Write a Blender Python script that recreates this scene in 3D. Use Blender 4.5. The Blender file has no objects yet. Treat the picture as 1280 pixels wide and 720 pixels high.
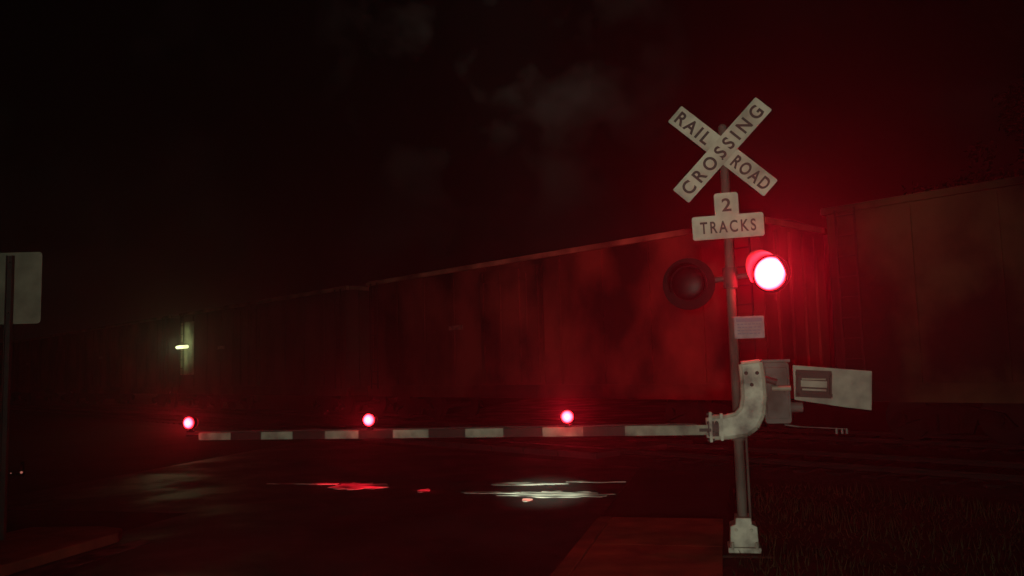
import bpy, bmesh, math, random
from mathutils import Vector, Matrix
random.seed(7)
scene=bpy.context.scene
coll=scene.collection
scene.view_settings.view_transform='Standard'
scene.view_settings.look='None'
scene.view_settings.exposure=0

# ---------------------------------------------------------------- materials
def mat(name,c1,c2=None,scale=8,rough=0.6,rough2=None,metal=0.0,bump=0.0,bscale=None,detail=6,lo=0.35,hi=0.65,stretch=None,spec=None):
    m=bpy.data.materials.new(name); m.use_nodes=True
    nt=m.node_tree; b=nt.nodes['Principled BSDF']
    tc=nt.nodes.new('ShaderNodeTexCoord')
    mp=nt.nodes.new('ShaderNodeMapping')
    if stretch: mp.inputs['Scale'].default_value=stretch
    nt.links.new(tc.outputs['Object'],mp.inputs['Vector'])
    n=nt.nodes.new('ShaderNodeTexNoise'); n.inputs['Scale'].default_value=scale; n.inputs['Detail'].default_value=detail
    nt.links.new(mp.outputs[0],n.inputs['Vector'])
    mr=nt.nodes.new('ShaderNodeMapRange'); mr.inputs[1].default_value=lo; mr.inputs[2].default_value=hi
    nt.links.new(n.outputs['Fac'],mr.inputs[0])
    mx=nt.nodes.new('ShaderNodeMix'); mx.data_type='RGBA'
    mx.inputs[6].default_value=(*c1,1); mx.inputs[7].default_value=(*(c2 or tuple(x*0.6 for x in c1)),1)
    nt.links.new(mr.outputs[0],mx.inputs[0]); nt.links.new(mx.outputs[2],b.inputs['Base Color'])
    b.inputs['Metallic'].default_value=metal
    if spec is not None: b.inputs['Specular IOR Level'].default_value=spec
    if rough2 is not None:
        r=nt.nodes.new('ShaderNodeMapRange'); r.inputs[1].default_value=lo; r.inputs[2].default_value=hi
        r.inputs[3].default_value=rough; r.inputs[4].default_value=rough2
        nt.links.new(n.outputs['Fac'],r.inputs[0]); nt.links.new(r.outputs[0],b.inputs['Roughness'])
    else: b.inputs['Roughness'].default_value=rough
    if bump>0:
        n2=nt.nodes.new('ShaderNodeTexNoise'); n2.inputs['Scale'].default_value=bscale or scale*4; n2.inputs['Detail'].default_value=8
        nt.links.new(mp.outputs[0],n2.inputs['Vector'])
        bp=nt.nodes.new('ShaderNodeBump'); bp.inputs['Strength'].default_value=bump; bp.inputs['Distance'].default_value=0.02
        nt.links.new(n2.outputs['Fac'],bp.inputs['Height']); nt.links.new(bp.outputs[0],b.inputs['Normal'])
    return m
def emis(name,col,strength,base=(0.3,0.0,0.01),radial=None):
    """radial=(centre z, radius, edge strength, inner fraction): brightness falls from the middle of the lens to its rim"""
    m=bpy.data.materials.new(name); m.use_nodes=True
    nt=m.node_tree; b=nt.nodes['Principled BSDF']
    b.inputs['Base Color'].default_value=(*base,1)
    b.inputs['Emission Strength'].default_value=strength
    b.inputs['Specular IOR Level'].default_value=0.1
    tc=nt.nodes.new('ShaderNodeTexCoord'); n=nt.nodes.new('ShaderNodeTexNoise'); n.inputs['Scale'].default_value=30
    nt.links.new(tc.outputs['Object'],n.inputs['Vector'])
    mx=nt.nodes.new('ShaderNodeMix'); mx.data_type='RGBA'
    mx.inputs[6].default_value=(*col,1); mx.inputs[7].default_value=(*[c*0.8 for c in col],1)
    nt.links.new(n.outputs['Fac'],mx.inputs[0]); nt.links.new(mx.outputs[2],b.inputs['Emission Color'])
    if radial:
        zc,rad,edge,inn=radial
        sp=nt.nodes.new('ShaderNodeVectorMath'); sp.operation='MULTIPLY_ADD'
        sp.inputs[1].default_value=(1,0,1); sp.inputs[2].default_value=(0,0,-zc)
        nt.links.new(tc.outputs['Object'],sp.inputs[0])
        ln=nt.nodes.new('ShaderNodeVectorMath'); ln.operation='LENGTH'; nt.links.new(sp.outputs[0],ln.inputs[0])
        r=nt.nodes.new('ShaderNodeMapRange'); r.inputs[1].default_value=rad*inn; r.inputs[2].default_value=rad*0.98
        r.inputs[3].default_value=strength; r.inputs[4].default_value=edge
        nt.links.new(ln.outputs['Value'],r.inputs[0]); nt.links.new(r.outputs[0],b.inputs['Emission Strength'])
    return m

M_sign=mat('sign_white_sheeting',(0.50,0.49,0.38),(0.25,0.24,0.185),scale=4,rough=0.5,bump=0.05,lo=0.4,hi=0.7)
M_black=mat('sign_black_letters',(0.012,0.012,0.012),(0.025,0.022,0.02),scale=20,rough=0.6)
M_galv=mat('galvanised_pole',(0.10,0.095,0.08),(0.04,0.038,0.032),scale=9,rough=0.7,metal=0.0,bump=0.08,stretch=(1,1,0.3),spec=0.2)
M_alum=mat('weathered_aluminium',(0.40,0.41,0.33),(0.10,0.10,0.08),scale=6,rough=0.55,metal=0.1,bump=0.15,lo=0.38,hi=0.68)
M_mech=mat('grey_cabinet_paint',(0.12,0.12,0.11),(0.045,0.045,0.038),scale=4,rough=0.6,bump=0.05,spec=0.2)
M_cw=mat('counterweight_paint',(0.27,0.27,0.21),(0.12,0.12,0.095),scale=4,rough=0.6,bump=0.1)
M_cwf=mat('counterweight_frame_paint',(0.045,0.045,0.04),(0.03,0.03,0.026),scale=5,rough=0.7,spec=0.2)
M_dark=mat('dark_steel',(0.03,0.03,0.03),(0.05,0.04,0.035),scale=12,rough=0.7,metal=0.1)
M_bk=mat('flat_black_paint',(0.005,0.005,0.005),(0.008,0.007,0.007),scale=10,rough=0.85,spec=0.08)
M_vis=mat('lit_visor_paint',(0.14,0.07,0.07),(0.09,0.05,0.05),scale=10,rough=0.6,spec=0.3)  # redder, lighter than the black visors to imitate lamp glow in the hood
M_deadlens=mat('unlit_red_lens',(0.010,0.002,0.003),(0.006,0.0015,0.002),scale=30,rough=0.4,spec=0.1)
M_white=mat('arm_white_stripe',(0.25,0.26,0.20),(0.10,0.10,0.08),scale=7,rough=0.6,spec=0.2)
M_red=mat('arm_red_stripe',(0.026,0.010,0.009),(0.014,0.008,0.007),scale=9,rough=0.6,spec=0.15)
M_info=mat('info_plate',(0.13,0.135,0.145),(0.08,0.08,0.09),scale=14,rough=0.5)
M_blue=mat('info_plate_ink',(0.04,0.05,0.10),(0.05,0.06,0.10),scale=14,rough=0.5)
M_lens=emis('lit_red_lens',(1,0.02,0.035),110,radial=(0,0.165,2.5,0.68))
M_glens=emis('lit_gate_lens',(1,0.014,0.026),90,radial=(0.145,0.062,0.9,0.30))
M_dimred=emis('glowing_red_reflector',(1,0.35,0.25),0.35)  # emission stands in for light thrown back by the reflector
M_lamp=emis('pale_lamp_tube',(0.85,0.95,0.45),1.6,base=(0.6,0.6,0.5))

M_ground=mat('dirt_ground',(0.012,0.011,0.009),(0.022,0.019,0.014),scale=0.8,rough=0.95,bump=0.6,bscale=14,spec=0.1)
M_asph=mat('wet_asphalt',(0.010,0.0095,0.009),(0.019,0.017,0.016),scale=0.7,rough=0.45,rough2=0.85,bump=0.5,bscale=60,lo=0.4,hi=0.6,spec=0.25)
M_walk=mat('brown_concrete',(0.16,0.085,0.045),(0.08,0.043,0.026),scale=2.5,rough=0.9,bump=0.3,bscale=30,spec=0.1)
M_kerb=mat('kerb_concrete',(0.13,0.07,0.04),(0.07,0.038,0.025),scale=3,rough=0.9,bump=0.3,bscale=30,spec=0.1)
M_ballast=mat('ballast',(0.022,0.019,0.017),(0.010,0.009,0.008),scale=16,rough=0.95,bump=1.0,bscale=22,spec=0.1)
M_tie=mat('timber_tie',(0.012,0.010,0.009),scale=6,rough=0.9,bump=0.4,spec=0.1)
M_rail=mat('rail_steel',(0.016,0.013,0.012),(0.011,0.009,0.008),scale=4,rough=0.8,metal=0.1,spec=0.1)
M_panel=mat('crossing_panel',(0.022,0.02,0.018),(0.014,0.012,0.011),scale=2,rough=0.5,rough2=0.8,bump=0.3,spec=0.3)
M_grass=mat('grass_blades',(0.022,0.026,0.012),(0.014,0.017,0.008),scale=3,rough=0.95,spec=0.05)
M_bark=mat('bark',(0.03,0.025,0.02),scale=6,rough=0.9,bump=0.5)
M_leaf=mat('leaves',(0.012,0.02,0.01),(0.02,0.028,0.013),scale=1.5,rough=0.9,spec=0.1)

# ---------------------------------------------------------------- mesh builder
class B:
    def __init__(s): s.bm=bmesh.new()
    def _m(s,verts,mi):
        fs=set()
        for v in verts:
            for f in v.link_faces: fs.add(f)
        for f in fs: f.material_index=mi
    def box(s,c,size,mi=0,rot=None):
        M=Matrix.Translation(Vector(c))@(rot or Matrix.Identity(4))@Matrix.Diagonal((size[0],size[1],size[2],1))
        r=bmesh.ops.create_cube(s.bm,size=1,matrix=M); s._m(r['verts'],mi); return s
    def cyl(s,p0,p1,r0,r1=None,seg=20,mi=0,cap=True):
        p0=Vector(p0);p1=Vector(p1);d=p1-p0
        q=d.to_track_quat('Z','Y').to_matrix().to_4x4()
        M=Matrix.Translation((p0+p1)/2)@q
        r=bmesh.ops.create_cone(s.bm,cap_ends=cap,segments=seg,radius1=r0,radius2=r0 if r1 is None else r1,depth=d.length,matrix=M)
        s._m(r['verts'],mi); return s
    def sph(s,c,r,sc=(1,1,1),mi=0,u=20,v=12):
        M=Matrix.Translation(Vector(c))@Matrix.Diagonal((sc[0],sc[1],sc[2],1))
        k=bmesh.ops.create_uvsphere(s.bm,u_segments=u,v_segments=v,radius=r,matrix=M); s._m(k['verts'],mi); return s
    def prism(s,poly,y0,y1,mi=0,M=None):
        M=M or Matrix.Identity(4)
        a=[s.bm.verts.new(M@Vector((x,y0,z))) for x,z in poly]; b=[s.bm.verts.new(M@Vector((x,y1,z))) for x,z in poly]
        n=len(poly); fs=[s.bm.faces.new(a),s.bm.faces.new(b[::-1])]
        for i in range(n):
            fs.append(s.bm.faces.new((a[i],b[i],b[(i+1)%n],a[(i+1)%n])))
        for f in fs: f.material_index=mi
        return s
    def slab(s,poly,z0,z1,mi=0):
        a=[s.bm.verts.new((x,y,z0)) for x,y in poly]; b=[s.bm.verts.new((x,y,z1)) for x,y in poly]
        n=len(poly); fs=[s.bm.faces.new(a[::-1]),s.bm.faces.new(b)]
        for i in range(n):
            fs.append(s.bm.faces.new((a[i],a[(i+1)%n],b[(i+1)%n],b[i])))
        for f in fs: f.material_index=mi
        return s
    def obj(s,name,mats,parent=None,loc=(0,0,0),rot=(0,0,0),smooth=False,bevel=0.0,**props):
        bmesh.ops.recalc_face_normals(s.bm,faces=s.bm.faces)
        me=bpy.data.meshes.new(name); s.bm.to_mesh(me); s.bm.free()
        for m in (mats if isinstance(mats,(list,tuple)) else [mats]): me.materials.append(m)
        if smooth:
            for p in me.polygons: p.use_smooth=True
            try: me.set_sharp_from_angle(angle=math.radians(38))
            except Exception: pass
        o=bpy.data.objects.new(name,me); coll.objects.link(o)
        o.location=loc; o.rotation_euler=rot
        if parent: o.parent=parent
        if bevel>0:
            b=o.modifiers.new('bevel','BEVEL'); b.width=bevel; b.segments=2; b.limit_method='ANGLE'
        for k,v in props.items(): o[k]=v
        return o
def empty(name,loc=(0,0,0),rot=(0,0,0),**props):
    o=bpy.data.objects.new(name,None); o.empty_display_size=0.3; coll.objects.link(o)
    o.location=loc;o.rotation_euler=rot
    for k,v in props.items(): o[k]=v
    return o
def light(name,typ,loc,energy,color,radius=0.05,parent=None,**kw):
    l=bpy.data.lights.new(name,typ); l.energy=energy; l.color=color; l.shadow_soft_size=radius
    for k,v in kw.items(): setattr(l,k,v)
    o=bpy.data.objects.new(name,l); coll.objects.link(o); o.location=loc
    if parent: o.parent=parent
    return o
def spot(name,loc,target,energy,size,blend,col,radius=0.1):
    o=light(name,'SPOT',loc,energy,col,radius,spot_size=math.radians(size),spot_blend=blend)
    o.rotation_euler=(Vector(target)-Vector(loc)).to_track_quat('-Z','Y').to_euler(); return o
def word(txt,name,width,height,material,parent,loc,rot=(0,0,0),bold=0.004,extra=1.12):
    cu=bpy.data.curves.new('t','FONT'); cu.body=txt; cu.size=0.2; cu.offset=bold; cu.space_character=extra
    cu.align_x='CENTER'; cu.align_y='CENTER'; cu.extrude=0.001
    t=bpy.data.objects.new('t',cu); coll.objects.link(t)
    bpy.context.view_layer.update()
    me=bpy.data.meshes.new_from_object(t.evaluated_get(bpy.context.evaluated_depsgraph_get()))
    bpy.data.objects.remove(t); me.name=name
    xs=[v.co.x for v in me.vertices]; ys=[v.co.y for v in me.vertices]
    cx=(max(xs)+min(xs))/2; cy=(max(ys)+min(ys))/2; sx=width/(max(xs)-min(xs)); sy=height/(max(ys)-min(ys))
    R=Matrix.Rotation(math.radians(90),4,'X')
    for v in me.vertices:
        v.co=R@Vector(((v.co.x-cx)*sx,(v.co.y-cy)*sy,v.co.z))
    me.materials.clear(); me.materials.append(material)
    o=bpy.data.objects.new(name,me); coll.objects.link(o); o.location=loc; o.rotation_euler=rot; o.parent=parent
    return o
def rrect(w,h,r,n=4,cx=0,cz=0):
    out=[]
    for sx,sz,a0 in((1,1,0),(-1,1,90),(-1,-1,180),(1,-1,270)):
        for i in range(n+1):
            a=math.radians(a0+90*i/n)
            out.append((cx+sx*(w/2-r)+r*math.cos(a),cz+sz*(h/2-r)+r*math.sin(a)))
    return out

# ---------------------------------------------------------------- frames of reference
rd=math.radians(14)
RD=Vector((math.sin(rd),math.cos(rd),0)); RN=Vector((math.cos(rd),-math.sin(rd),0))
TD=Vector((-0.682,0.731,0)).normalized(); TN=Vector((0.731,0.682,0)).normalized()
FACE=Vector((3.74,20.26,0))
def tk(t,off,z=0): p=FACE+TD*t+TN*off; return (p.x,p.y,z)
R0=Vector((0.45,8.1,0))
def rp(s,w): p=R0+RD*s+RN*w; return (p.x,p.y)

# ---------------------------------------------------------------- setting
b=B(); b.slab([(-320,-320),(320,-320),(320,320),(-320,320)],-0.5,0)
b.obj('ground',M_ground,kind='structure')
b=B(); b.slab([rp(-30,-5.45),rp(-30,0),rp(80,0),rp(80,-5.45)],0.0,0.006)
b.slab([rp(2.0,-9.5),rp(2.0,-5.45),rp(80,-5.45),rp(80,-9.5)],0.0,0.006)
b.obj('road',M_asph,kind='structure')
b=B()
s=-10.0
while s<1.2:
    b.slab([rp(s,0.17),rp(s,1.42),rp(s+1.49,1.42),rp(s+1.49,0.17)],0.0,0.045); s+=1.5
b.obj('sidewalk',M_walk,kind='structure',bevel=0.006)
b=B(); s=-10.0
while s<1.2:
    b.slab([rp(s,0.002),rp(s,0.16),rp(s+2.99,0.16),rp(s+2.99,0.002)],0.0,0.05); s+=3.0
b.obj('kerb',M_kerb,kind='structure',bevel=0.012)
b=B()
isl=[rp(-12,-5.05),rp(0.15,-5.05),rp(0.4,-5.2),rp(0.5,-5.55),rp(0.35,-6.4),rp(-12,-6.8)]
b.slab(isl,0.0,0.11); b.obj('traffic_island',M_kerb,bevel=0.015,label='low kerbed concrete island under the roadside sign',category='traffic island')
M_glint=bpy.data.materials.new('painted_wet_glint'); M_glint.use_nodes=True  # pale streaky colour imitates reflections on the wet road
nt=M_glint.node_tree; pb=nt.nodes['Principled BSDF']; pb.inputs['Roughness'].default_value=0.4
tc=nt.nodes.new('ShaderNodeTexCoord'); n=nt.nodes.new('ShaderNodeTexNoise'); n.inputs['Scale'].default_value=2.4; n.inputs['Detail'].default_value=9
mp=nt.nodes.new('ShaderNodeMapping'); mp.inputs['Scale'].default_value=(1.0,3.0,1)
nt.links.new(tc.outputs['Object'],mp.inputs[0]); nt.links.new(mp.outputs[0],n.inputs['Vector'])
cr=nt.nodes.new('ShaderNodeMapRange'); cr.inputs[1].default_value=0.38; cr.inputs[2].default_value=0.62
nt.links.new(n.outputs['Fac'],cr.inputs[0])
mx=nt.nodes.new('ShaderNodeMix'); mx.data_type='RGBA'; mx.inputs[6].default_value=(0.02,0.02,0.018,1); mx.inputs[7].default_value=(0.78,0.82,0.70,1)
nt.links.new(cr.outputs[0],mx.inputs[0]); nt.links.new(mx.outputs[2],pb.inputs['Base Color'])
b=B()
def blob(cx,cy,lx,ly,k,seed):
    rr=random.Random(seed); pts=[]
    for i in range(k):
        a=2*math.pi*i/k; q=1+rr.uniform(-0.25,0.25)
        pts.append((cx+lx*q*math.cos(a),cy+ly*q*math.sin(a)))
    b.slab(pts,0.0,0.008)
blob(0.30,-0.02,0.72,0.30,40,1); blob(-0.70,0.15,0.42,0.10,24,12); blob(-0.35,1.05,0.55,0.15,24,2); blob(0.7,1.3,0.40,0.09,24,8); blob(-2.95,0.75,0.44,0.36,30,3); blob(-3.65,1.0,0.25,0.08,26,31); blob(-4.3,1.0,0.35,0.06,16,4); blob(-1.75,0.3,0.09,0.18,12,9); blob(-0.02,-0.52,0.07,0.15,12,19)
b.obj('wet_reflection_patch',M_glint,loc=(0.25,12.15,0.004),rot=(0,0,math.radians(-12)),kind='structure')  # flat pale blobs painted where the wet road would reflect
b=B(); 
b.slab([rp(-3.2,-4.9),rp(-3.2,-4.65),rp(0.3,-4.65),rp(0.3,-4.9)],0.0,0.012)
b.obj('road_edge_line',mat('worn_line',(0.08,0.075,0.065),(0.013,0.013,0.012),scale=4,rough=0.8,lo=0.4,hi=0.6,spec=0.1),kind='structure')

# tracks -----------------------------------------------------------------
def track(off,name):
    root=empty(name,loc=tk(0,off),rot=(0,0,math.atan2(TD.y,TD.x)),label='steel railroad track on timber ties and gravel ballast',category='railroad track',group='two parallel railroad tracks')
    b=B(); b.prism([(-1.9,0.0),(1.9,0.0),(1.45,0.05),(-1.45,0.05)],-60,160,M=Matrix.Rotation(math.radians(-90),4,'Z'))
    o=b.obj('ballast_bed',M_ballast,parent=root)
    for sy in(-1,1):
        b=B(); b.prism([(-0.07,0.05),(0.07,0.05),(0.07,0.065),(0.012,0.08),(0.012,0.135),(0.036,0.145),(0.036,0.17),(-0.036,0.17),(-0.036,0.145),(-0.012,0.135),(-0.012,0.08),(-0.07,0.065)],-60,160,M=Matrix.Rotation(math.radians(-90),4,'Z'))
        b.obj('rail',M_rail,parent=root,loc=(0,sy*0.755,0))
    b=B()
    for i in range(-60,100):
        x=i*0.55
        p=FACE+TD*x+TN*off; w=(p-R0).dot(RN)
        if -10<w<0.6: continue
        b.box((x,0,0.055),(0.22,2.6,0.06))
    b.obj('timber_tie',M_tie,parent=root,kind='stuff')
    b=B()
    for i in range(-40,60):
        x=i*1.0; p=FACE+TD*x+TN*off; w=(p-R0).dot(RN)
        if -9.6<w<0.3:
            b.box((x,0,0.09),(0.98,1.32,0.13)); b.box((x,1.2,0.09),(0.98,0.72,0.13)); b.box((x,-1.2,0.09),(0.98,0.72,0.13))
    b.obj('crossing_panel',M_panel,parent=root,kind='stuff')
track(1.5,'railroad_track'); track(-2.9,'railroad_track.001')

# ---------------------------------------------------------------- freight cars
L=15.6; ZT=4.75
M_car=[mat('car_paint_brown',(0.11,0.038,0.030),(0.014,0.008,0.007),scale=0.55,rough=0.8,bump=0.1,stretch=(1,1,0.8),spec=0.1,lo=0.38,hi=0.60),
       mat('car_paint_orange',(0.11,0.070,0.036),(0.012,0.010,0.008),scale=0.45,rough=0.8,bump=0.1,stretch=(1,1,0.9),spec=0.1,lo=0.38,hi=0.58),
       mat('car_paint_grey',(0.06,0.045,0.038),(0.018,0.013,0.011),scale=0.8,rough=0.8,bump=0.1,stretch=(1,1,0.5),spec=0.1)]
M_chord=mat('car_top_chord',(0.22,0.16,0.11),(0.05,0.04,0.03),scale=1.2,rough=0.6,spec=0.2)  # lighter colour stands in for the highlight along the top edge
M_ladr=mat('car_ladder_paint',(0.03,0.025,0.02),(0.02,0.018,0.015),scale=2,rough=0.8,spec=0.1)
M_truck=mat('bogie_iron',(0.008,0.007,0.006),(0.006,0.005,0.005),scale=6,rough=0.95,spec=0.05)
M_wheel=mat('wheel_steel',(0.010,0.009,0.008),(0.008,0.007,0.006),scale=6,rough=0.8,metal=0.0,spec=0.1)
M_plac=mat('car_placard',(0.16,0.145,0.12),(0.05,0.045,0.04),scale=9,rough=0.6)
def meshof(b,name,m):
    o=b.obj(name,m); me=o.data; bpy.data.objects.remove(o); return me
b=B(); b.box((0,0,(1.15+4.55)/2),(L,2.86,3.4))
for sy in(-1,1):
    b.box((0,sy*1.46,1.12),(L+0.1,0.10,0.34))
    n=10
    for i in range(n+1):
        x=-L/2+0.12+(L-0.24)*i/n
        b.box((x,sy*1.445,2.9),(0.10 if i not in(0,n) else 0.2,0.045,3.2))
for sx in(-1,1):
    for y in(-0.9,-0.3,0.3,0.9): b.box((sx*(L/2+0.03),y,2.8),(0.07,0.09,3.3))
    b.box((sx*(L/2+0.12),0,1.12),(0.24,2.6,0.3))
me_body=meshof(b,'body',M_car[0])
b=B()
for sy in(-1,1): b.box((0,sy*1.455,4.61),(L+0.16,0.13,0.13))
for sx in(-1,1): b.box((sx*(L/2+0.02),0,4.61),(0.12,2.7,0.12))
me_chord=meshof(b,'top_chord',M_chord)
b=B(); b.prism([(-1.38,4.55),(1.38,4.55),(1.2,4.66),(0,ZT),(-1.2,4.66)],-L/2,L/2,M=Matrix.Rotation(math.radians(-90),4,'Z'))
for i in range(12): b.box((-L/2+0.7+i*(L-1.4)/11,0,4.70),(0.08,2.3,0.06))
me_roof=meshof(b,'roof',M_car[2])
b=B(); 
for x in(-0.2,0.2): b.box((x,0,2.9),(0.035,0.035,3.4))
for i in range(9): b.cyl((-0.2,0,1.35+i*0.39),(0.2,0,1.35+i*0.39),0.014,seg=8)
me_lad=meshof(b,'ladder',M_ladr)
b=B()
b.box((0,0,2.85),(2.6,0.07,3.1))
for x in(-1.15,-0.4,0.4,1.15): b.box((x,0.05,2.85),(0.06,0.05,3.0))
for z in(1.6,2.4,3.3,4.1): b.box((0,0.045,z),(2.5,0.04,0.05))
b.cyl((-0.75,0.1,1.5),(-0.75,0.1,4.2),0.02,seg=8)
me_door=meshof(b,'sliding_door',M_car[0])
b=B()
for sy in(-1,1):
    b.prism([(-1.15,0.50),(-0.95,0.74),(-0.35,0.86),(0.35,0.86),(0.95,0.74),(1.15,0.50),(1.0,0.42),(0.5,0.62),(0.42,0.36),(-0.42,0.36),(-0.5,0.62),(-1.0,0.42)],sy*1.0,sy*1.12)
    for k in(-0.2,0,0.2): b.cyl((k,sy*1.06,0.38),(k,sy*1.06,0.7),0.07,seg=10)
    for x in(-0.87,0.87): b.cyl((x,sy*1.0,0.62),(x,sy*1.2,0.62),0.11,seg=12)
b.box((0,0,0.78),(0.4,2.0,0.25))
me_truck=meshof(b,'bogie',M_truck)
b=B()
b.cyl((0,-0.70,0),(0,-0.82,0),0.44,seg=28); b.cyl((0,-0.68,0),(0,-0.70,0),0.47,seg=28)
b.cyl((0,0.70,0),(0,0.82,0),0.44,seg=28); b.cyl((0,0.68,0),(0,0.70,0),0.47,seg=28); b.cyl((0,-0.8,0),(0,0.8,0),0.09,seg=12)
me_wheel=meshof(b,'wheel',M_wheel)
b=B(); b.box((0.35,0,0.98),(0.7,0.2,0.2)); b.box((0.72,0.06,0.98),(0.22,0.26,0.3))
me_coup=meshof(b,'coupler',M_truck)
b=B(); b.box((0,0,0),(0.7,0.012,0.14)); 
me_plac=meshof(b,'placard',M_plac)
def part(me,name,parent,loc=(0,0,0),rotz=0,material=None,k=None):
    o=bpy.data.objects.new(name,me); coll.objects.link(o); o.parent=parent; o.location=loc; o.rotation_euler=(0,0,rotz)
    if k: o.scale=(1,1,k); o.location.z=1.0*(1-k)
    if material:
        o.material_slots[0].link='OBJECT'; o.material_slots[0].material=material
    return o
labels=['brown and orange weathered freight boxcar with ribbed sides','dark brown ribbed freight boxcar with a sliding door','grey brown ribbed freight boxcar coupled in the train']
cars=[]
for i in range(7):
    t=-11.9+17.1*i
    k=[1,0,2,0,0,2,0][i]; zs=1.07 if i==0 else 1.085
    root=empty('boxcar' if i==0 else 'boxcar.%03d'%i,loc=tk(t,1.5),rot=(0,0,math.atan2(TD.y,TD.x)),label=labels[{1:0,0:1,2:2}[k]],category='freight car',group='freight cars of the passing train')
    cars.append(root)
    part(me_body,'body',root,material=M_car[k],k=zs); part(me_chord,'top_chord',root,k=zs,material=M_car[k] if i==0 else None); part(me_roof,'roof',root,k=zs)
    for sx in(-1,1):
        part(me_lad,'ladder',root,(sx*(L/2-0.45),1.56,0),k=zs); part(me_coup,'coupler',root,(sx*(L/2),0,0),0 if sx>0 else math.pi)
        tr=part(me_truck,'bogie',root,(sx*(L/2-2.0),0,0))
        for w in(-0.87,0.87): part(me_wheel,'wheel',tr,(w,0,0.62))
    part(me_door,'sliding_door',root,(0.3,1.55,0),material=M_car[k],k=zs)
    part(me_plac,'placard',root,(2.9,1.5,3.1))
# lit marker lamp on the side of one far car
cr2=cars[2]; cr2['label']='grey brown freight boxcar with a lit yellow-green side lamp'
b=B(); b.cyl((-0.62,0.0,0),(0.62,0.0,0),0.085,seg=14)
b.obj('marker_lamp',M_lamp,parent=cr2,loc=(6.9,1.72,3.27),smooth=True)
b=B(); b.box((0,0,0),(0.8,0.06,0.05)); b.box((0,-0.08,0),(0.1,0.14,0.04)); b.obj('lamp_bracket',M_bk,parent=cr2,loc=(6.9,1.66,3.39))
M_pale=mat('lit_patch_colour',(0.24,0.25,0.18),(0.06,0.06,0.045),scale=1.6,rough=0.7)
b=B(); b.box((0,0,0),(1.7,0.02,2.6)); b.obj('lit_patch_panel',M_pale,parent=cr2,loc=(6.85,1.485,3.2))  # added panel, its pale colour imitates the patch of light by the lamp
for dz,en in((3.6,34),(2.9,28)):
    o=light('marker_bulb','SPOT',(7.0,2.5,dz),en,(0.88,1.0,0.48),0.04,parent=cr2,spot_size=math.radians(110),spot_blend=1.0)
    o.rotation_euler=Vector((0,-1,0)).to_track_quat('-Z','Y').to_euler()
bpy.context.view_layer.update()
pl=cr2.matrix_world@Vector((6.9,1.95,3.3))
spot('marker_glow',pl,(0,0,3.6),90,60,1.0,(0.88,1.0,0.48),0.05)

# ---------------------------------------------------------------- crossing signal
MX,MY=2.14,8.19; AZ=math.radians(-12)
sig=empty('railroad_crossing_signal',loc=(MX,MY,0),rot=(0,0,AZ),label='crossbuck railroad signal mast with one red flasher lit',category='railroad crossing signal')
b=B(); b.cyl((0,0,0.26),(0,0,1.1),0.048,seg=24); b.cyl((0,0,1.1),(0,0,4.12),0.044,seg=24); b.sph((0,0,4.12),0.046)
b.cyl((0,0,1.05),(0,0,1.14),0.07,seg=24)
b.cyl((0.07,-0.02,0.3),(0.07,-0.02,1.2),0.013,seg=8)
b.obj('mast',M_galv,parent=sig,smooth=True)
b=B(); b.box((0,0,0.045),(0.30,0.30,0.05)); b.prism([(-0.13,0.07),(0.13,0.07),(0.122,0.26),(0.075,0.28),(0.07,0.34),(-0.07,0.34),(-0.075,0.28),(-0.122,0.26)],-0.13,0.13)
for x in(-0.11,0.11):
    for y in(-0.14,0.14): b.cyl((x,y,0.05),(x,y,0.12),0.017,seg=6)
for x in(-0.07,0.07): b.cyl((x,-0.13,0.23),(x,-0.145,0.23),0.015,seg=8)
b.obj('mast_base',M_alum,parent=sig,bevel=0.01)
b=B(); b.box((0,0,-0.1),(0.5,0.5,0.24)); b.obj('footing',M_ground,parent=sig,bevel=0.01)
cz=3.87
A1=math.radians(-43); A2=math.radians(46)
cb=B(); cb.box((0,0,0),(0.12,0.05,0.22)); cbk=cb.obj('crossbuck',M_dark,parent=sig,loc=(-0.02,-0.065,cz))
b=B(); b.prism(rrect(1.2,0.205,0.012),-0.002,0.002); bl1=b.obj('blade',M_sign,parent=cbk,loc=(0,-0.045,0),rot=(0,-A1,0),bevel=0.001)
b=B(); b.prism(rrect(1.2,0.205,0.012),-0.002,0.002); bl2=b.obj('blade',M_sign,parent=cbk,loc=(0,-0.058,0),rot=(0,-A2,0),bevel=0.001)
def onblade(txt,x,w,ang,y,h=0.13,**k):
    c=Vector((math.cos(ang)*x,0,math.sin(ang)*x))
    return word(txt,'lettering',w,h,M_black,cbk,(c.x,y,c.z),(0,-ang,0),**k)
onblade('RAIL',-0.36,0.40,A1,-0.049,bold=0.0055,extra=1.3); onblade('ROAD',0.355,0.42,A1,-0.049,bold=0.0055,extra=1.3); onblade('CROSSING',0,1.08,A2,-0.062,h=0.135,bold=0.005,extra=1.5)
b=B(); b.cyl((0,0,-0.09),(0,-0.006,-0.09),0.010,seg=8)
b.obj('bolt',M_dark,parent=cbk,loc=(0,-0.060,0))
b=B()
P=[(-0.335,-0.12),(0.335,-0.12),(0.35,-0.105),(0.35,0.105),(0.335,0.12),(0.118,0.12),(0.118,0.325),(0.10,0.345),(-0.10,0.345),(-0.118,0.325),(-0.118,0.12),(-0.335,0.12),(-0.35,0.105),(-0.35,-0.105)]
P=[(x*0.97,z*0.97) for x,z in P]
b.prism(P,-0.002,0.002); tp=b.obj('track_count_sign',M_sign,parent=sig,loc=(-0.0,-0.075,3.12),rot=(0,math.radians(-1),0))
word('TRACKS','lettering',0.53,0.12,M_black,tp,(0,-0.0045,0.0),bold=0.004,extra=1.35)
word('2','lettering',0.09,0.13,M_black,tp,(0,-0.0045,0.215),bold=0.004)
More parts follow.
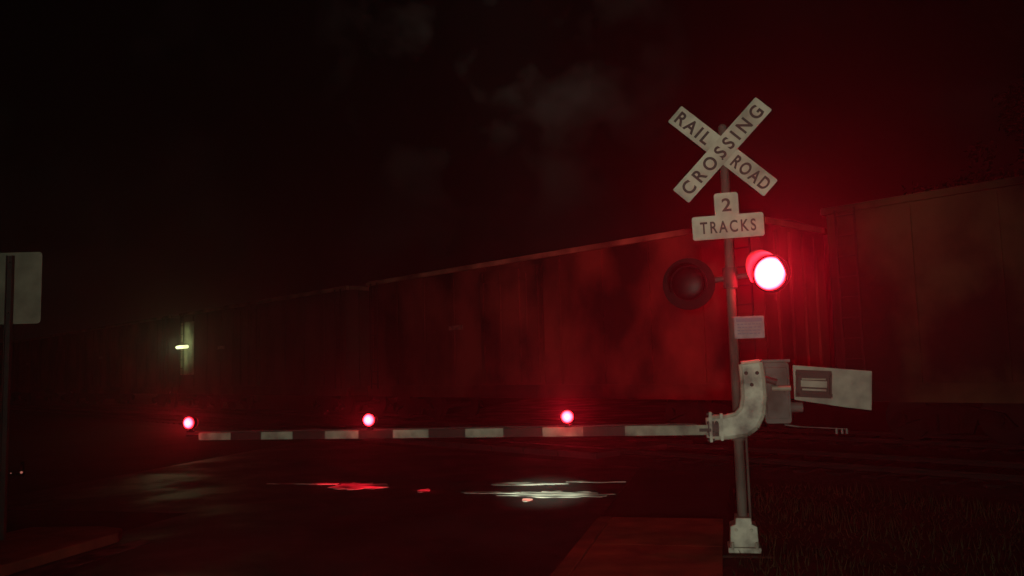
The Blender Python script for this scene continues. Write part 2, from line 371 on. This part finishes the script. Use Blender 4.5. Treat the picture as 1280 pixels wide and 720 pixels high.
b=B(); b.prism(rrect(0.28,0.215,0.012),-0.002,0.002); ip=b.obj('information_plate',M_info,parent=sig,loc=(0.15,-0.07,2.13),bevel=0.001)
b=B(); b.box((0,-0.004,0.07),(0.24,0.002,0.035))
rr=random.Random(3)
for z in(0.03,0.0,-0.03,-0.06):
    x=-0.11
    while x<0.10:
        w=rr.uniform(0.015,0.04); b.box((x+w/2,-0.004,z),(w,0.002,0.011)); x+=w+0.008
b.obj('fine_print',M_blue,parent=ip)
b=B(); b.cyl((-0.41,0,2.58),(0.41,0,2.665),0.028,seg=14); b.cyl((-0.0,0,2.52),(0,0,2.72),0.07,seg=20)
for x,z in((-0.4,2.58),(0.4,2.665)): b.cyl((x,-0.06,z),(x,0.06,z),0.05,seg=14)
b.obj('crossarm',M_dark,parent=sig,smooth=True)
def flasher(x,z,lit,back=False,az=0,el=0,disc=0.255):
    ry=math.pi if back else 0
    y=-0.07 if not back else 0.09
    b=B(); seg=40
    b.cyl((0,-0.005,0),(0,0.005,0),disc,seg=seg)
    b.cyl((0,0.0,0),(0,0.10,0),0.17,0.13,seg=24)
    b.cyl((0,-0.03,0),(0,-0.005,0),0.175,seg=seg)
    fl=b.obj('flashing_light',M_bk,parent=sig,loc=(x,y,z),rot=(el,0,ry+az),smooth=True)
    vb=bmesh.new(); n=36; a0=math.radians(-25); a1=math.radians(205)
    ring=[]
    for i in range(n+1):
        a=a0+(a1-a0)*i/n; c,s_=math.cos(a),math.sin(a)
        dep=-0.05-0.26*max(0.2,(s_+0.5)/1.5)
        ring.append([vb.verts.new((0.178*c,-0.028,0.178*s_)),vb.verts.new((0.184*c,dep,0.184*s_))])
    for i in range(n): vb.faces.new((ring[i][0],ring[i+1][0],ring[i+1][1],ring[i][1]))
    q=B(); q.bm.free(); q.bm=vb
    vo=q.obj('visor',M_vis if lit else M_bk,parent=fl,smooth=True); so=vo.modifiers.new('s','SOLIDIFY'); so.thickness=0.004; so.offset=1
    b=B(); b.sph((0,-0.03,0),0.165,(1,0.25,1),u=32,v=16)
    b.obj('lens',M_lens if lit else M_deadlens,parent=fl,smooth=True)
    return fl
flasher(-0.40,2.575,False,az=math.radians(-8)); fr=flasher(0.385,2.635,True,az=math.radians(-28),el=math.radians(-4),disc=0.185)
flasher(-0.40,2.60,False,back=True,disc=0.2); fb=flasher(0.39,2.66,True,back=True,disc=0.185)
RED=(1,0.008,0.03)
light('flasher_bulb','POINT',(-0.03,-0.12,0.0),20,RED,0.03,parent=fr)
bpy.context.view_layer.update()
G0=Matrix.Translation((MX,MY,0))@Matrix.Rotation(AZ,4,'Z')
pf=G0@Vector((0.355,-0.26,2.635)); pb2=G0@Vector((0.39,0.22,2.66))
spot('flasher_front_beam',pf,(pf.x-0.4,pf.y-8,3.9),520,86,1.0,RED,0.03)
spot('flasher_rear_beam',pb2,(3.6,20.3,3.0),5200,50,1.0,RED,0.04)
spot('red_glint_spot',G0@Vector((0.15,0.75,2.66)),(-2.65,13.55,0),11000,6,1.0,RED,0.03)  # added red spots below, aimed to tint the reflection patches red
spot('red_glint_spot',G0@Vector((0.15,0.75,2.66)),(-1.40,12.80,0),4500,3,1.0,RED,0.03)
spot('red_glint_spot',G0@Vector((0.12,0.75,2.66)),(0.12,11.65,0),3500,2.6,1.0,RED,0.03)

# ---------------------------------------------------------------- crossing gate
gate=empty('crossing_gate',loc=(MX,MY,0),rot=(0,0,AZ),label='lowered red and white railroad gate arm with red lights',category='crossing gate')
def gx(px): return (px-918)/131.0
def gz(py): return 1.14+(540-py)/130.0
b=B(); b.prism(rrect(0.24,0.57,0.03,cx=0.365,cz=1.50),-0.16,0.22); b.prism(rrect(0.20,0.48,0.02,cx=0.365,cz=1.5),-0.175,-0.16)
b.box((0.365,0.03,1.80),(0.27,0.40,0.03)); 
for z in(1.32,1.68): b.cyl((0.26,-0.18,z),(0.26,-0.18,z+0.06),0.014,seg=8)
b.box((0.14,0.12,1.45),(0.26,0.1,0.3)); b.cyl((0.45,-0.185,1.5),(0.45,-0.172,1.5),0.022,seg=12)
b.cyl((0.20,-0.05,1.36),(0.60,-0.05,1.36),0.05,seg=18)
b.obj('gate_mechanism',M_mech,parent=gate,bevel=0.006)
poly=[(924,457),(946,455),(948,470),(949,498),(946,518),(938,533),(927,541),(905,544),(882,545),(882,521),(902,521),(915,518),(922,511),(925,497),(925,475)]
b=B(); b.prism([(gx(x),gz(y)) for x,y in poly],-0.30,-0.25)
rimp=[(gx(x),gz(y)) for x,y in poly]
for i in range(len(rimp)):
    p0=rimp[i]; p1=rimp[(i+1)%len(rimp)]
    b.cyl((p0[0],-0.275,p0[1]),(p1[0],-0.275,p1[1]),0.029,seg=8)
b.box((gx(884),-0.275,gz(532)),(0.025,0.11,0.28)); b.box((gx(897),-0.275,gz(532)),(0.025,0.11,0.25))
b.obj('arm_support',M_alum,parent=gate,smooth=False)
for x,y in((929,468),(942,468),(935,482),(891,527),(891,540)):
    b=B(); b.cyl((gx(x),-0.30,gz(y)),(gx(x),-0.322,gz(y)),0.019,seg=6); b.obj('bolt',M_cwf,parent=gate)
for z in(-0.12,-0.04,0.04,0.12):
    b=B(); b.cyl((gx(884)-0.035,-0.31,gz(532)+z),(gx(884)+0.03,-0.31,gz(532)+z),0.013,seg=6); b.obj('bolt',M_cwf,parent=gate)
b=B(); b.cyl((0.13,-0.27,1.68),(0.13,0.0,1.68),0.06,seg=18); b.cyl((0.13,-0.22,1.68),(0.36,-0.22,1.60),0.03,seg=12); b.cyl((0.2,-0.24,1.42),(0.2,-0.1,1.42),0.05,seg=16)
b.obj('pivot_shaft',M_dark,parent=gate,smooth=True)
tl=Matrix.Rotation(math.radians(4),4,'Y')
b=B(); b.prism([(-0.34,0.19),(0.35,0.165),(0.35,-0.19),(0.12,-0.175),(-0.32,-0.13)],-0.012,0.012,M=tl)
b.cyl((-0.35,0.0,0.0),(-0.52,0.02,0.0),0.025,seg=10)
b.obj('counterweight',M_cw,parent=gate,loc=(0.835,-0.24,1.545),bevel=0.003)
b=B()
b.box((-0.155,-0.03,0.035),(0.31,0.03,0.25),rot=tl); b.box((-0.155,-0.055,0.125),(0.31,0.03,0.035),rot=tl); b.box((-0.155,-0.055,-0.065),(0.31,0.03,0.03),rot=tl)
for x in(-0.29,-0.01): b.box((x,-0.055,0.03),(0.02,0.03,0.2),rot=tl)
b.obj('counterweight_frame',M_cwf,parent=gate,loc=(0.835,-0.24,1.545))
b=B()
b.box((-0.155,-0.05,0.035),(0.23,0.02,0.06),rot=tl); b.box((-0.155,-0.052,-0.018),(0.21,0.02,0.018),rot=tl)
b.cyl((-0.26,-0.06,0.085),(-0.05,-0.06,0.075),0.009,seg=8)
b.obj('counterweight_plate',M_cw,parent=gate,loc=(0.835,-0.24,1.545),bevel=0.002)
b=B(); b.cyl((0.42,-0.1,1.2),(0.55,-0.1,1.18),0.008,seg=8)
for x in(0.88,0.93,0.97): b.cyl((x,-0.1,1.16),(x,-0.1,1.11),0.011,seg=10)
b.cyl((0.55,-0.1,1.18),(0.97,-0.1,1.155),0.004,seg=8)
b.obj('conduit',M_mech,parent=gate,smooth=True)
ax0=Vector((1.80,7.97,1.175)); ax1=Vector((-3.42,8.92,1.175))
G=G0.inverted()
a0=G@ax0; a1=G@ax1; al=(a1-a0).length; ang=math.atan2(a1.y-a0.y,a1.x-a0.x)
ae=al-0.11
b=B()
cuts=[0,0.77]; st=0.40
while cuts[-1]+st<ae-0.12: cuts.append(cuts[-1]+st); st*=0.984
cuts.append(ae)
for i in range(len(cuts)-1):
    x0,x1=cuts[i],cuts[i+1]; hh=0.092-0.020*(x0/al)
    b.box(((x0+x1)/2,0,0),(x1-x0,0.045,hh),mi=i%2)
b.box((ae+0.075,0,0.01),(0.15,0.02,0.02),mi=1)
arm=b.obj('gate_arm',[M_white,M_red],parent=gate,loc=a0,rot=(0,0,ang))
b=B(); b.box((-0.05,0,0),(0.10,0.07,0.12)); b.box((0.03,0,0.0),(0.10,0.06,0.03))
for x in(-0.08,-0.02,0.05): b.cyl((x,-0.045,0),(x,0.045,0),0.016,seg=8)
b.obj('arm_bracket',M_dark,parent=arm)
b=B(); prev=None
for i in range(41):
    x=0.1+(al-0.15)*i/40; z=0.052-0.01*(x/al)+0.006*abs(math.sin(i*0.8)); 
    if prev: b.cyl(prev,(x,0,z),0.005,seg=6)
    prev=(x,0,z)
b.obj('light_cable',M_dark,parent=arm)
for s,P_,name in((0.248,140,'gate_light'),(0.626,60,'gate_light'),(0.999,80,'gate_light')):
    b=B(); b.box((0,0,0.075),(0.03,0.03,0.06)); b.cyl((0,-0.035,0.145),(0,0.035,0.145),0.062,seg=24); b.box((0,0,0.052),(0.06,0.06,0.015))
    gl=b.obj(name,M_bk,parent=arm,loc=(al*s,0,0.0),smooth=True)
    for sy in(-1,1):
        b=B(); b.sph((0,sy*0.035,0.145),0.062,(1,0.45,1),u=24,v=12)
        b.obj('lens',M_glens,parent=gl,smooth=True)
    light('gate_bulb','POINT',(0,0.085,0.145),3.5,RED,0.010,parent=gl)
    light('gate_bulb','POINT',(0,-0.085,0.145),5,RED,0.018,parent=gl)
    p=ax0.lerp(ax1,s)+Vector((-0.02,-0.10,0.145))
    spot('gate_beam',p,(p.x*0.3,0,p.z+0.9),P_,66,1.0,RED,0.008)
    p=ax0.lerp(ax1,s)+Vector((0.02,0.10,0.145))
    spot('gate_beam',p,(p.x*1.5+0.5,p.y+8,p.z+1.3),P_*4,38,1.0,RED,0.01)

# ---------------------------------------------------------------- roadside sign seen from behind
sg=empty('road_sign',loc=(-5.495,9.14,0),label='back of a rectangular metal sign on thin post',category='road sign')
b=B(); b.box((0,0,1.65),(0.06,0.03,3.05)); b.box((-0.03,-0.012,1.65),(0.008,0.045,3.05)); b.box((0.03,-0.012,1.65),(0.008,0.045,3.05))
b.obj('post',mat('sign_post',(0.045,0.042,0.036),(0.03,0.028,0.025),scale=6,rough=0.7,metal=0.1),parent=sg)
b=B(); b.prism(rrect(0.66,0.79,0.04),-0.002,0.002); b.obj('sign_panel',mat('bare_sign_back',(0.32,0.33,0.245),(0.18,0.185,0.14),scale=3,rough=0.6,spec=0.2),parent=sg,loc=(0,0.03,2.82))
for z in(2.55,3.1):
    b=B(); b.cyl((0,-0.04,z),(0,0.03,z),0.012,seg=6); b.obj('bolt',M_galv,parent=sg)

rf=empty('reflector_post',loc=(-9.4,16.2,0),label='short black post with a small red reflector',category='marker post')
b=B(); b.box((0,0,0.14),(0.06,0.03,0.28)); b.prism(rrect(0.30,0.05,0.01,cx=-0.08,cz=0.07),-0.02,-0.015); b.obj('post',M_bk,parent=rf)
b=B(); b.cyl((0,-0.022,0.08),(0,-0.03,0.08),0.024,seg=14); b.obj('reflector',M_dimred,parent=rf)
b=B(); b.cyl((-0.2,-0.022,0.07),(-0.2,-0.03,0.07),0.010,seg=12); b.obj('reflector',M_dimred,parent=rf)

# ---------------------------------------------------------------- grass verge
gb=bmesh.new(); rr=random.Random(11)
for i in range(11000):
    x=rr.uniform(0,9); y=rr.uniform(-1.5,5.0)
    p=Vector((*rp(y,1.5+x),0))
    if (p-Vector((MX,MY,0))).length<0.2: continue
    if (p-FACE).dot(TN)>-5.2: continue
    h=rr.uniform(0.03,0.11)*(1+0.5*math.sin(x*3+y*2)); a=rr.uniform(0,math.pi); w=0.006
    dx,dy=math.cos(a)*w,math.sin(a)*w; lx,ly=rr.uniform(-.04,.04),rr.uniform(-.04,.04)
    v=[gb.verts.new((p.x-dx,p.y-dy,0)),gb.verts.new((p.x+dx,p.y+dy,0)),gb.verts.new((p.x+lx,p.y+ly,h))]
    gb.faces.new(v)
q=B(); q.bm.free(); q.bm=gb; q.obj('grass',M_grass,kind='stuff')

# ---------------------------------------------------------------- trees behind the train
def tree(name,x,y,H,seed):
    rr=random.Random(seed)
    root=empty(name,loc=(x,y,0),label='dark leafy tree beyond the railroad tracks',category='tree',group='trees beyond the tracks')
    b=B(); b.cyl((0,0,0),(0.1,0.1,H*0.45),0.32,0.2,seg=12); tips=[]
    for i in range(9):
        a=i*2.4; r=rr.uniform(0.18,0.32)*H; z0=H*rr.uniform(0.28,0.45); tip=Vector((math.cos(a)*r,math.sin(a)*r,z0+H*rr.uniform(0.15,0.45)))
        b.cyl((0.08,0.08,z0),tip,0.13,0.04,seg=8); tips.append(tip)
    b.obj('trunk',M_bark,parent=root,smooth=True)
    cb=bmesh.new()
    for tip in tips+[Vector((0,0,H*0.85))]:
        for k in range(6):
            c=tip+Vector((rr.gauss(0,.9),rr.gauss(0,.9),rr.gauss(0,.7)))
            R=rr.uniform(0.5,1.0)
            for j in range(90):
                d=Vector((rr.gauss(0,1),rr.gauss(0,1),rr.gauss(0,.8))).normalized()*R*rr.uniform(.5,1.1)
                p=c+d; u=Vector((rr.gauss(0,1),rr.gauss(0,1),rr.gauss(0,1))).normalized()*0.14; w=u.orthogonal().normalized()*0.09
                cb.faces.new([cb.verts.new(p-u),cb.verts.new(p+w),cb.verts.new(p+u),cb.verts.new(p-w)])
    q=B(); q.bm.free(); q.bm=cb; q.obj('crown',M_leaf,parent=root)
tree('tree',23,36,15,1); tree('tree.001',30,38,16,2)

# ---------------------------------------------------------------- sky dome
M_sky=bpy.data.materials.new('night_sky'); M_sky.use_nodes=True; nt=M_sky.node_tree; nt.nodes.clear()
out=nt.nodes.new('ShaderNodeOutputMaterial'); em=nt.nodes.new('ShaderNodeEmission'); nt.links.new(em.outputs[0],out.inputs[0])
tc=nt.nodes.new('ShaderNodeTexCoord'); nrm=nt.nodes.new('ShaderNodeVectorMath'); nrm.operation='NORMALIZE'; nt.links.new(tc.outputs['Object'],nrm.inputs[0])
n=nt.nodes.new('ShaderNodeTexNoise'); n.inputs['Scale'].default_value=9; n.inputs['Detail'].default_value=5; nt.links.new(nrm.outputs[0],n.inputs['Vector'])
r1=nt.nodes.new('ShaderNodeMapRange'); r1.inputs[1].default_value=0.49; r1.inputs[2].default_value=0.75; nt.links.new(n.outputs['Fac'],r1.inputs[0])
dt=nt.nodes.new('ShaderNodeVectorMath'); dt.operation='DISTANCE'; dt.inputs[1].default_value=Vector((0.0,0.915,0.38)).normalized(); nt.links.new(nrm.outputs[0],dt.inputs[0])
r2=nt.nodes.new('ShaderNodeMapRange'); r2.inputs[1].default_value=0.0; r2.inputs[2].default_value=0.22; r2.inputs[3].default_value=1; r2.inputs[4].default_value=0.05; nt.links.new(dt.outputs['Value'],r2.inputs[0])
mu=nt.nodes.new('ShaderNodeMath'); mu.operation='MULTIPLY'; nt.links.new(r1.outputs[0],mu.inputs[0]); nt.links.new(r2.outputs[0],mu.inputs[1])
mx=nt.nodes.new('ShaderNodeMix'); mx.data_type='RGBA'; mx.inputs[6].default_value=(0.0001,0.0001,0.0001,1); mx.inputs[7].default_value=(0.050,0.040,0.032,1)
nt.links.new(mu.outputs[0],mx.inputs[0]); nt.links.new(mx.outputs[2],em.inputs[0])
b=B(); b.sph((0,0,0),300,u=48,v=24); b.obj('sky',M_sky,kind='structure',smooth=True)

# ---------------------------------------------------------------- world: thin haze added to spread a glow around the lamps
w=bpy.data.worlds.new('World'); scene.world=w; w.use_nodes=True; nt=w.node_tree
bg=nt.nodes['Background']; sk=nt.nodes.new('ShaderNodeTexSky'); sk.sky_type='NISHITA'; sk.sun_disc=False; sk.sun_elevation=math.radians(-8)
nt.links.new(sk.outputs[0],bg.inputs[0]); bg.inputs[1].default_value=0.002
vs=nt.nodes.new('ShaderNodeVolumeScatter'); vs.inputs['Density'].default_value=0.0036; vs.inputs['Anisotropy'].default_value=0.75
nt.links.new(vs.outputs[0],nt.nodes['World Output'].inputs['Volume'])

# ---------------------------------------------------------------- lights
spot('headlight',(-1.6,-7.0,1.5),(0.9,8.2,3.0),3000,58,1.0,(1.0,0.98,0.78),0.14)
spot('glint_fill_spot',(-0.5,-6.0,9.0),(0.4,12.45,0),42000,4.4,1.0,(0.92,1.0,0.78),0.12)  # added unseen spot, only brightens the pale reflection patches

# ---------------------------------------------------------------- camera
cam=bpy.data.cameras.new('Camera'); co=bpy.data.objects.new('Camera',cam); coll.objects.link(co)
cam.lens=36*1050/1280; cam.sensor_width=36; cam.clip_end=1200; cam.clip_start=0.05
co.matrix_world=Matrix.Translation((0,0,1.8))@Matrix.Rotation(math.radians(90)+0.095,4,'X')@Matrix.Rotation(-0.027,4,'Z')
scene.camera=co
